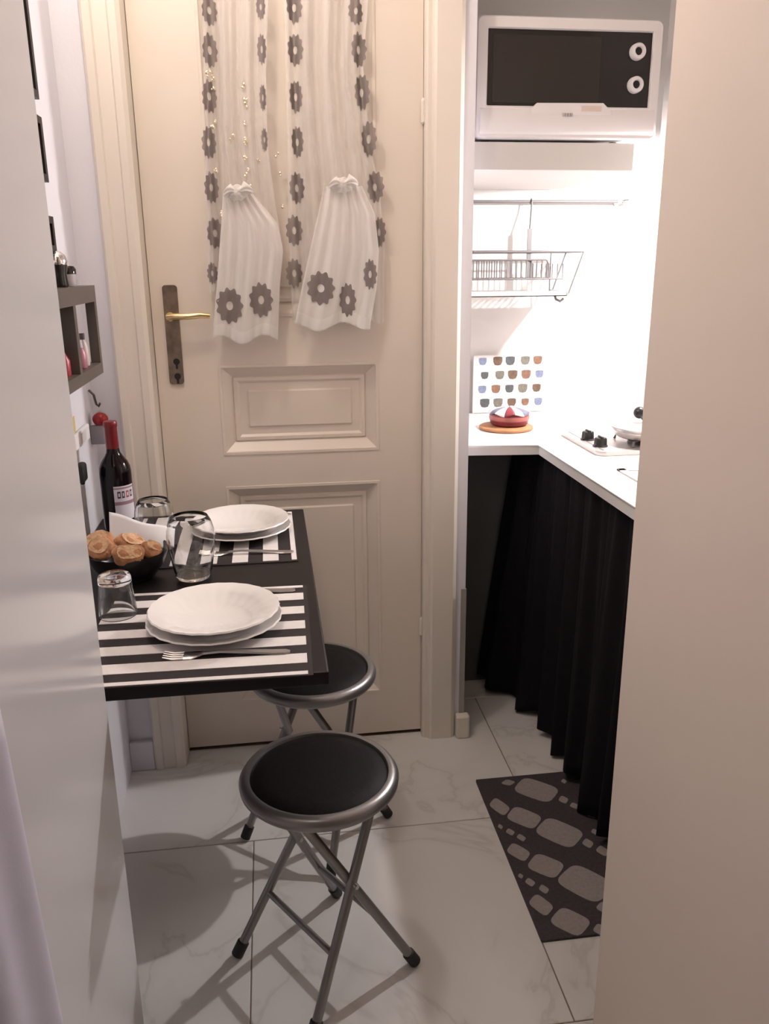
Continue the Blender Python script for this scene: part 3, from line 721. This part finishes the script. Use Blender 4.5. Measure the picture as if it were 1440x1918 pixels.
# ------------------------------------------------------------------ things on the worktop
bd = thing('patterned_board', 'white board printed with rows of coloured cups against the niche wall', 'board')
p0, p1 = 0.678, 0.926
obj('board', B(p0, p1, 2.733, 2.741, zc+0.001, zc+0.196, bevel=0.002), mk('board_white', (0.62, 0.59, 0.59), 0.4), bd)
cols = [('cup_blue', (0.17, 0.20, 0.30)), ('cup_brown', (0.12, 0.075, 0.05)), ('cup_slate', (0.075, 0.08, 0.085)), ('cup_olive', (0.15, 0.14, 0.115)), ('cup_tan', (0.19, 0.10, 0.065))]
order = [[0, 1, 2, 3, 4], [2, 3, 1, 4, 0], [0, 4, 2, 3, 1], [2, 3, 1, 4, 0]]
for r_ in range(4):
    for c_ in range(5):
        n_, cc = cols[order[r_][c_]]
        x = p0+0.036+c_*0.0475+(0.006 if r_ % 2 else -0.002)+random.uniform(-.003, .003); z = zc+0.176-r_*0.047
        bm = bmesh.new(); s = random.uniform(0.85, 1.1)
        poly = [(-0.015, 0.012), (-0.008, 0.014), (0.008, 0.014), (0.015, 0.012), (0.015, -0.002), (0.010, -0.012), (0.0, -0.014), (-0.010, -0.012), (-0.015, -0.002)]
        bm_prism(bm, [(a*s, b*s) for a, b in poly], 0, 0.0008)
        bmesh.ops.rotate(bm, cent=(0, 0, 0), matrix=Matrix.Rotation(PI/2, 3, 'X'), verts=bm.verts)
        bmesh.ops.translate(bm, vec=(min(x, p1-0.017), 2.7332, z), verts=bm.verts)
        obj('printed_cup', bm, mk(n_, cc, 0.5, var=0.25, scale=90), bd)
tv = obj('trivet', L([(0, 0), (0.080, 0), (0.083, 0.003), (0.083, 0.008), (0.080, 0.010), (0, 0.010)], 48), mk('trivet_wood', (0.40, 0.19, 0.085), 0.55, var=0.15, scale=25), None, 40)
tv.location = (0.716, 2.452, zc+0.0005); tag(tv, 'round light wood trivet on the white worktop', 'trivet')
cp = thing('casserole', 'small red striped pot with patterned lid on the wooden trivet', 'pot', (0.728, 2.462, zc+0.0108))
obj('pot_body', L([(0, 0), (0.050, 0), (0.058, 0.006), (0.061, 0.020), (0.060, 0.036), (0.056, 0.036), (0.056, 0.010), (0, 0.008)], 48), mk('pot_red', (0.17, 0.02, 0.032), 0.3, var=0.2, scale=40), cp, 50)
obj('pot_band', L([(0.0612, 0.018), (0.0622, 0.022), (0.0620, 0.028), (0.0608, 0.031)], 48), mk('pot_pink', (0.34, 0.10, 0.09), 0.35, var=0.2, scale=30), cp, 50)
lidm = [mk('lid_red', (0.22, 0.03, 0.04), 0.5), mk('lid_white', (0.80, 0.76, 0.76), 0.5), mk('lid_blue', (0.17, 0.17, 0.24), 0.5), mk('lid_white', (0.8, 0.76, 0.76), 0.5)]
for k in range(12):
    a0, a1 = 2*PI*k/12, 2*PI*(k+1)/12
    bm = bmesh.new()
    def lid(u, v):
        a = a0+(a1-a0)*u; r = 0.004+0.060*v; z = 0.056-0.014*v**2-0.004*max(0, v-0.8)*5*(1+math.cos(6*a))
        return (r*math.cos(a), r*math.sin(a), z+0.001)
    bm_grid(bm, lid, 5, 6)
    o = obj('lid_segment', bm, lidm[k % 4], cp, 60); o.modifiers.new('t', 'SOLIDIFY').thickness = 0.004

hb = thing('gas_hob', 'steel two-knob gas hob set in the white worktop', 'hob')
bm = bmesh.new(); bm_prism(bm, rrect(0.848, 1.22, 2.035, 2.335, 0.022, 5), zc+0.0005, zc+0.012)
bmesh.ops.bevel(bm, geom=[e for e in bm.edges if e.verts[0].co.z > zc+0.011 and e.verts[1].co.z > zc+0.011], offset=0.004, segments=2, affect='EDGES')
obj('hob_plate', bm, mk('hob_steel', (0.66, 0.62, 0.61), 0.35, metal=0.6), hb, 40)
obj('plate_groove', B(0.866, 0.869, 2.05, 2.32, zc+0.0121, zc+0.0135), M_steel, hb)
M_knob = mk('black_knob', (0.012, 0.012, 0.013), 0.3)
for x, y in ((0.880, 2.195), (0.881, 2.105)):
    k = obj('control_knob', L([(0, 0.024), (0.014, 0.024), (0.0165, 0.021), (0.0175, 0.004), (0.020, 0.003), (0.020, 0), (0, 0)], 28, c=(x, y, zc+0.012)), M_knob, hb, 40)
    obj('knob_grip', B(x-0.003, x+0.003, y-0.015, y+0.015, zc+0.034, zc+0.040, bevel=0.001), M_knob, k)
obj('burner', L([(0, 0.011), (0.035, 0.011), (0.045, 0.008), (0.048, 0.0), (0, 0)], 32, c=(1.02, 2.13, zc+0.012)), M_knob, hb, 40)
for a in range(4):
    an = PI/4+a*PI/2
    c_, s_ = math.cos(an), math.sin(an)
    obj('pan_support', T([(1.02+0.088*c_, 2.13+0.088*s_, zc+0.0135), (1.02+0.084*c_, 2.13+0.084*s_, zc+0.026), (1.02+0.03*c_, 2.13+0.03*s_, zc+0.026)], 0.0035, 8), M_wire, hb)
pn = thing('covered_pan', 'grey covered pan with black ball knob on the hob', 'pan', (1.02, 2.13, zc+0.0298))
obj('pan_body', L([(0, 0), (0.075, 0), (0.082, 0.004), (0.088, 0.020), (0.092, 0.022), (0.092, 0.026), (0.082, 0.026), (0, 0.012)], 48), M_steel, pn, 40)
obj('lid', L([(0.094, 0.0262), (0.095, 0.030), (0.085, 0.034), (0.05, 0.038), (0, 0.040), (0, 0.037), (0.085, 0.030), (0.094, 0.0262)], 48), mk('pan_lid_grey', (0.62, 0.60, 0.60), 0.4, metal=0.5), pn, 50)
kb = bmesh.new(); bm_tube(kb, [(0, 0, 0.038), (-0.014, 0, 0.056)], 0.006, 10)
bmesh.ops.create_uvsphere(kb, u_segments=20, v_segments=12, radius=0.0165, matrix=Matrix.Translation((-0.022, 0, 0.066)))
obj('lid_knob', kb, M_knob, pn, 60)
sk = thing('inset_sink', 'steel inset basin rim in the worktop beside the hob', 'sink')
sx0, sx1, sy0, sy1 = 0.835, 1.22, 1.42, 1.885
obj('rim', boxes((sx0, sx1, sy1-0.02, sy1, zc, zc+0.004), (sx0, sx1, sy0, sy0+0.02, zc, zc+0.004), (sx0, sx0+0.02, sy0, sy1, zc, zc+0.004), (sx1-0.02, sx1, sy0, sy1, zc, zc+0.004), bevel=0.001), MATS['hob_steel'], sk)
obj('basin', B(sx0+0.02, sx1-0.02, sy0+0.02, sy1-0.02, zc+0.0003, zc+0.0012), MATS['hob_steel'], sk)

# ------------------------------------------------------------------ left wall: shelf and small things
WX = -0.437
sh = thing('wall_shelf', 'dark brown open box shelf on the left wall above the bottle', 'shelf')
SX = -0.372; Y0s, Y1s, Z0s, Z1s = 1.45, 1.945, 1.128, 1.318
obj('top_board', B(WX+0.0005, SX, Y0s, Y1s, Z1s-0.034, Z1s), M_wenge, sh)
obj('bottom_board', B(WX+0.0005, SX, Y0s, Y1s, Z0s, Z0s+0.024), M_wenge, sh)
obj('end_post', B(SX-0.020, SX, Y1s-0.020, Y1s, Z0s+0.024, Z1s-0.034), M_wenge, sh)
obj('end_board', B(WX+0.0005, SX, Y0s, Y0s+0.022, Z0s+0.024, Z1s-0.034), M_wenge, sh)
obj('divider', B(WX+0.0005, SX, 1.715, 1.737, Z0s+0.024, Z1s-0.034), M_wenge, sh)
def jar(name, prof_list, loc, label, cat):
    t = thing(name, label, cat, loc)
    for pn_, prof, mt_ in prof_list: obj(pn_, L(prof, 28), mt_, t, 45)
    return t
jar('pepper_mill', [('mill_body', [(0, 0), (0.017, 0), (0.018, 0.004), (0.016, 0.025), (0.019, 0.042), (0, 0.042)], M_glassblack), ('chrome_cap', [(0.018, 0.042), (0.020, 0.048), (0.017, 0.060), (0.009, 0.067), (0, 0.069)], mk('chrome', (0.75, 0.74, 0.74), 0.1, metal=1.0))], (-0.404, 1.765, Z1s+0.0004), 'small black jar with chrome cap on the box shelf', 'jar')
jar('glass_jar', [('jar_body', [(0, 0), (0.014, 0), (0.0155, 0.004), (0.0155, 0.024), (0, 0.024)], mk('pale_grey_glass', (0.45, 0.42, 0.43), 0.2)), ('jar_lid', [(0.016, 0.024), (0.016, 0.034), (0.012, 0.040), (0, 0.041)], M_glassblack)], (-0.404, 1.852, Z1s+0.0004), 'small grey jar with dark lid on the box shelf', 'jar')
zz = Z0s+0.0245
jar('small_bottle', [('bottle_body', [(0, 0), (0.010, 0), (0.011, 0.003), (0.010, 0.04), (0.005, 0.055), (0, 0.055)], mk('beige_bottle', (0.58, 0.50, 0.46), 0.4)), ('bottle_cap', [(0.0055, 0.055), (0.0055, 0.068), (0, 0.068)], M_wenge)], (-0.395, 1.872, zz), 'small beige bottle standing inside the box shelf', 'bottle')
jar('small_bottle', [('bottle_body', [(0, 0), (0.012, 0), (0.013, 0.003), (0.012, 0.03), (0.007, 0.042), (0, 0.042)], mk('pink_bottle', (0.42, 0.16, 0.22), 0.35)), ('bottle_cap', [(0.007, 0.042), (0.006, 0.058), (0, 0.058)], mk('pale_cap', (0.5, 0.47, 0.5), 0.4))], (-0.393, 1.828, zz), 'small pink bottle standing inside the box shelf', 'bottle')
jar('small_bottle', [('bottle_body', [(0, 0), (0.013, 0), (0.014, 0.003), (0.014, 0.03), (0.006, 0.045), (0, 0.045)], mk('red_bottle', (0.35, 0.03, 0.05), 0.35)), ('bottle_cap', [(0.006, 0.045), (0.006, 0.058), (0, 0.058)], M_glassblack)], (-0.398, 1.690, zz), 'small red bottle left of the divider in the box shelf', 'bottle')
for (za, zb_, lab_) in ((1.672, 1.90, 'topmost black wall frame beside the open door edge'), (1.520, 1.640, 'middle black wall frame beside the open door edge'), (1.385, 1.455, 'lowest black wall frame just above the box shelf')):
    t = thing('picture_frame', lab_, 'frame', (0, 0, 0)); t['group'] = 'black frames on the left wall'
    y0, y1 = 1.62, 1.862
    obj('frame_border', boxes((WX+0.0005, WX+0.014, y0, y0+0.016, za, zb_), (WX+0.0005, WX+0.014, y1-0.016, y1, za, zb_), (WX+0.0005, WX+0.014, y0+0.016, y1-0.016, za, za+0.014), (WX+0.0005, WX+0.014, y0+0.016, y1-0.016, zb_-0.014, zb_)), M_black, t)
    obj('picture', B(WX+0.0005, WX+0.006, y0+0.016, y1-0.016, za+0.014, zb_-0.014), M_wenge, t)
tag(obj('wall_hook', T([(WX+0.002, 2.070, 1.072), (WX+0.012, 2.072, 1.060), (WX+0.012, 2.090, 1.035), (WX+0.016, 2.098, 1.028), (WX+0.020, 2.094, 1.036)], 0.003, 8), M_wire), 'small grey wire hook on the wall under the box shelf', 'hook')
ro = thing('bottle_stopper', 'grey wall gadget with a round red knob behind the wine bottle', 'gadget', (WX+0.026, 2.050, 0.944))
obj('stem', boxes((-0.0255, 0.008, -0.010, 0.008, 0.0, 0.046), bevel=0.003), mk('gadget_grey', (0.30, 0.28, 0.30), 0.4), ro, 40)
kb = bmesh.new(); bmesh.ops.create_uvsphere(kb, u_segments=24, v_segments=14, radius=0.0185, matrix=Matrix.Translation((0, 0, 0.060)) @ Matrix.Diagonal((1, 1, 0.9, 1)))
obj('red_knob', kb, mk('red_plastic', (0.30, 0.008, 0.012), 0.35), ro, 60)
so = thing('wall_socket', 'white wall socket plate on the left wall above the table', 'socket', (WX, 1.93, 0.965))
obj('cover_plate', B(0.0005, 0.010, -0.085, 0.065, 0.004, 0.040, bevel=0.003), mk('socket_white', (0.84, 0.82, 0.84), 0.4), so)
obj('socket_insert', B(0.009, 0.0115, -0.030, 0.020, 0.010, 0.034, bevel=0.001), M_plastic, so)
tag(obj('note_sticker', B(WX+0.0004, WX+0.002, 1.835, 1.895, 1.005, 1.040), mk('yellow_note', (0.62, 0.50, 0.22), 0.7)), 'small yellow sticker on the wall above the socket', 'sticker')
pg = thing('power_plug', 'black plug hanging on the left wall below the socket', 'plug', (WX, 1.878, 0.915))
obj('plug_body', B(0.0005, 0.018, -0.030, 0.014, -0.020, 0.022, bevel=0.006), M_rubber, pg, 40)
obj('plug_tail', T([(0.009, -0.008, -0.020), (0.009, -0.008, -0.026)], [0.006, 0.004], 10), M_rubber, pg)

# ------------------------------------------------------------------ pale drape at the lower left, close to the viewer
def drape(u, v):
    z = 1.02 - 1.00*v
    y = 0.52 + 0.16*u + 0.10*v*0.9
    x = -0.250 + 0.020*math.sin(u*PI)**0.7 + 0.004*math.sin(u*12)
    return (x, y, z)
bm = bmesh.new(); bm_grid(bm, drape, 30, 30)
dp = obj('hanging_cloth', bm, mk('pale_lilac_cloth', (0.55, 0.53, 0.63), 0.85, var=0.02, bump=0.03, bscale=300), None, 180)
dp.modifiers.new('t', 'SOLIDIFY').thickness = 0.003
tag(dp, 'pale lilac cloth hanging against the open door at lower left', 'cloth')
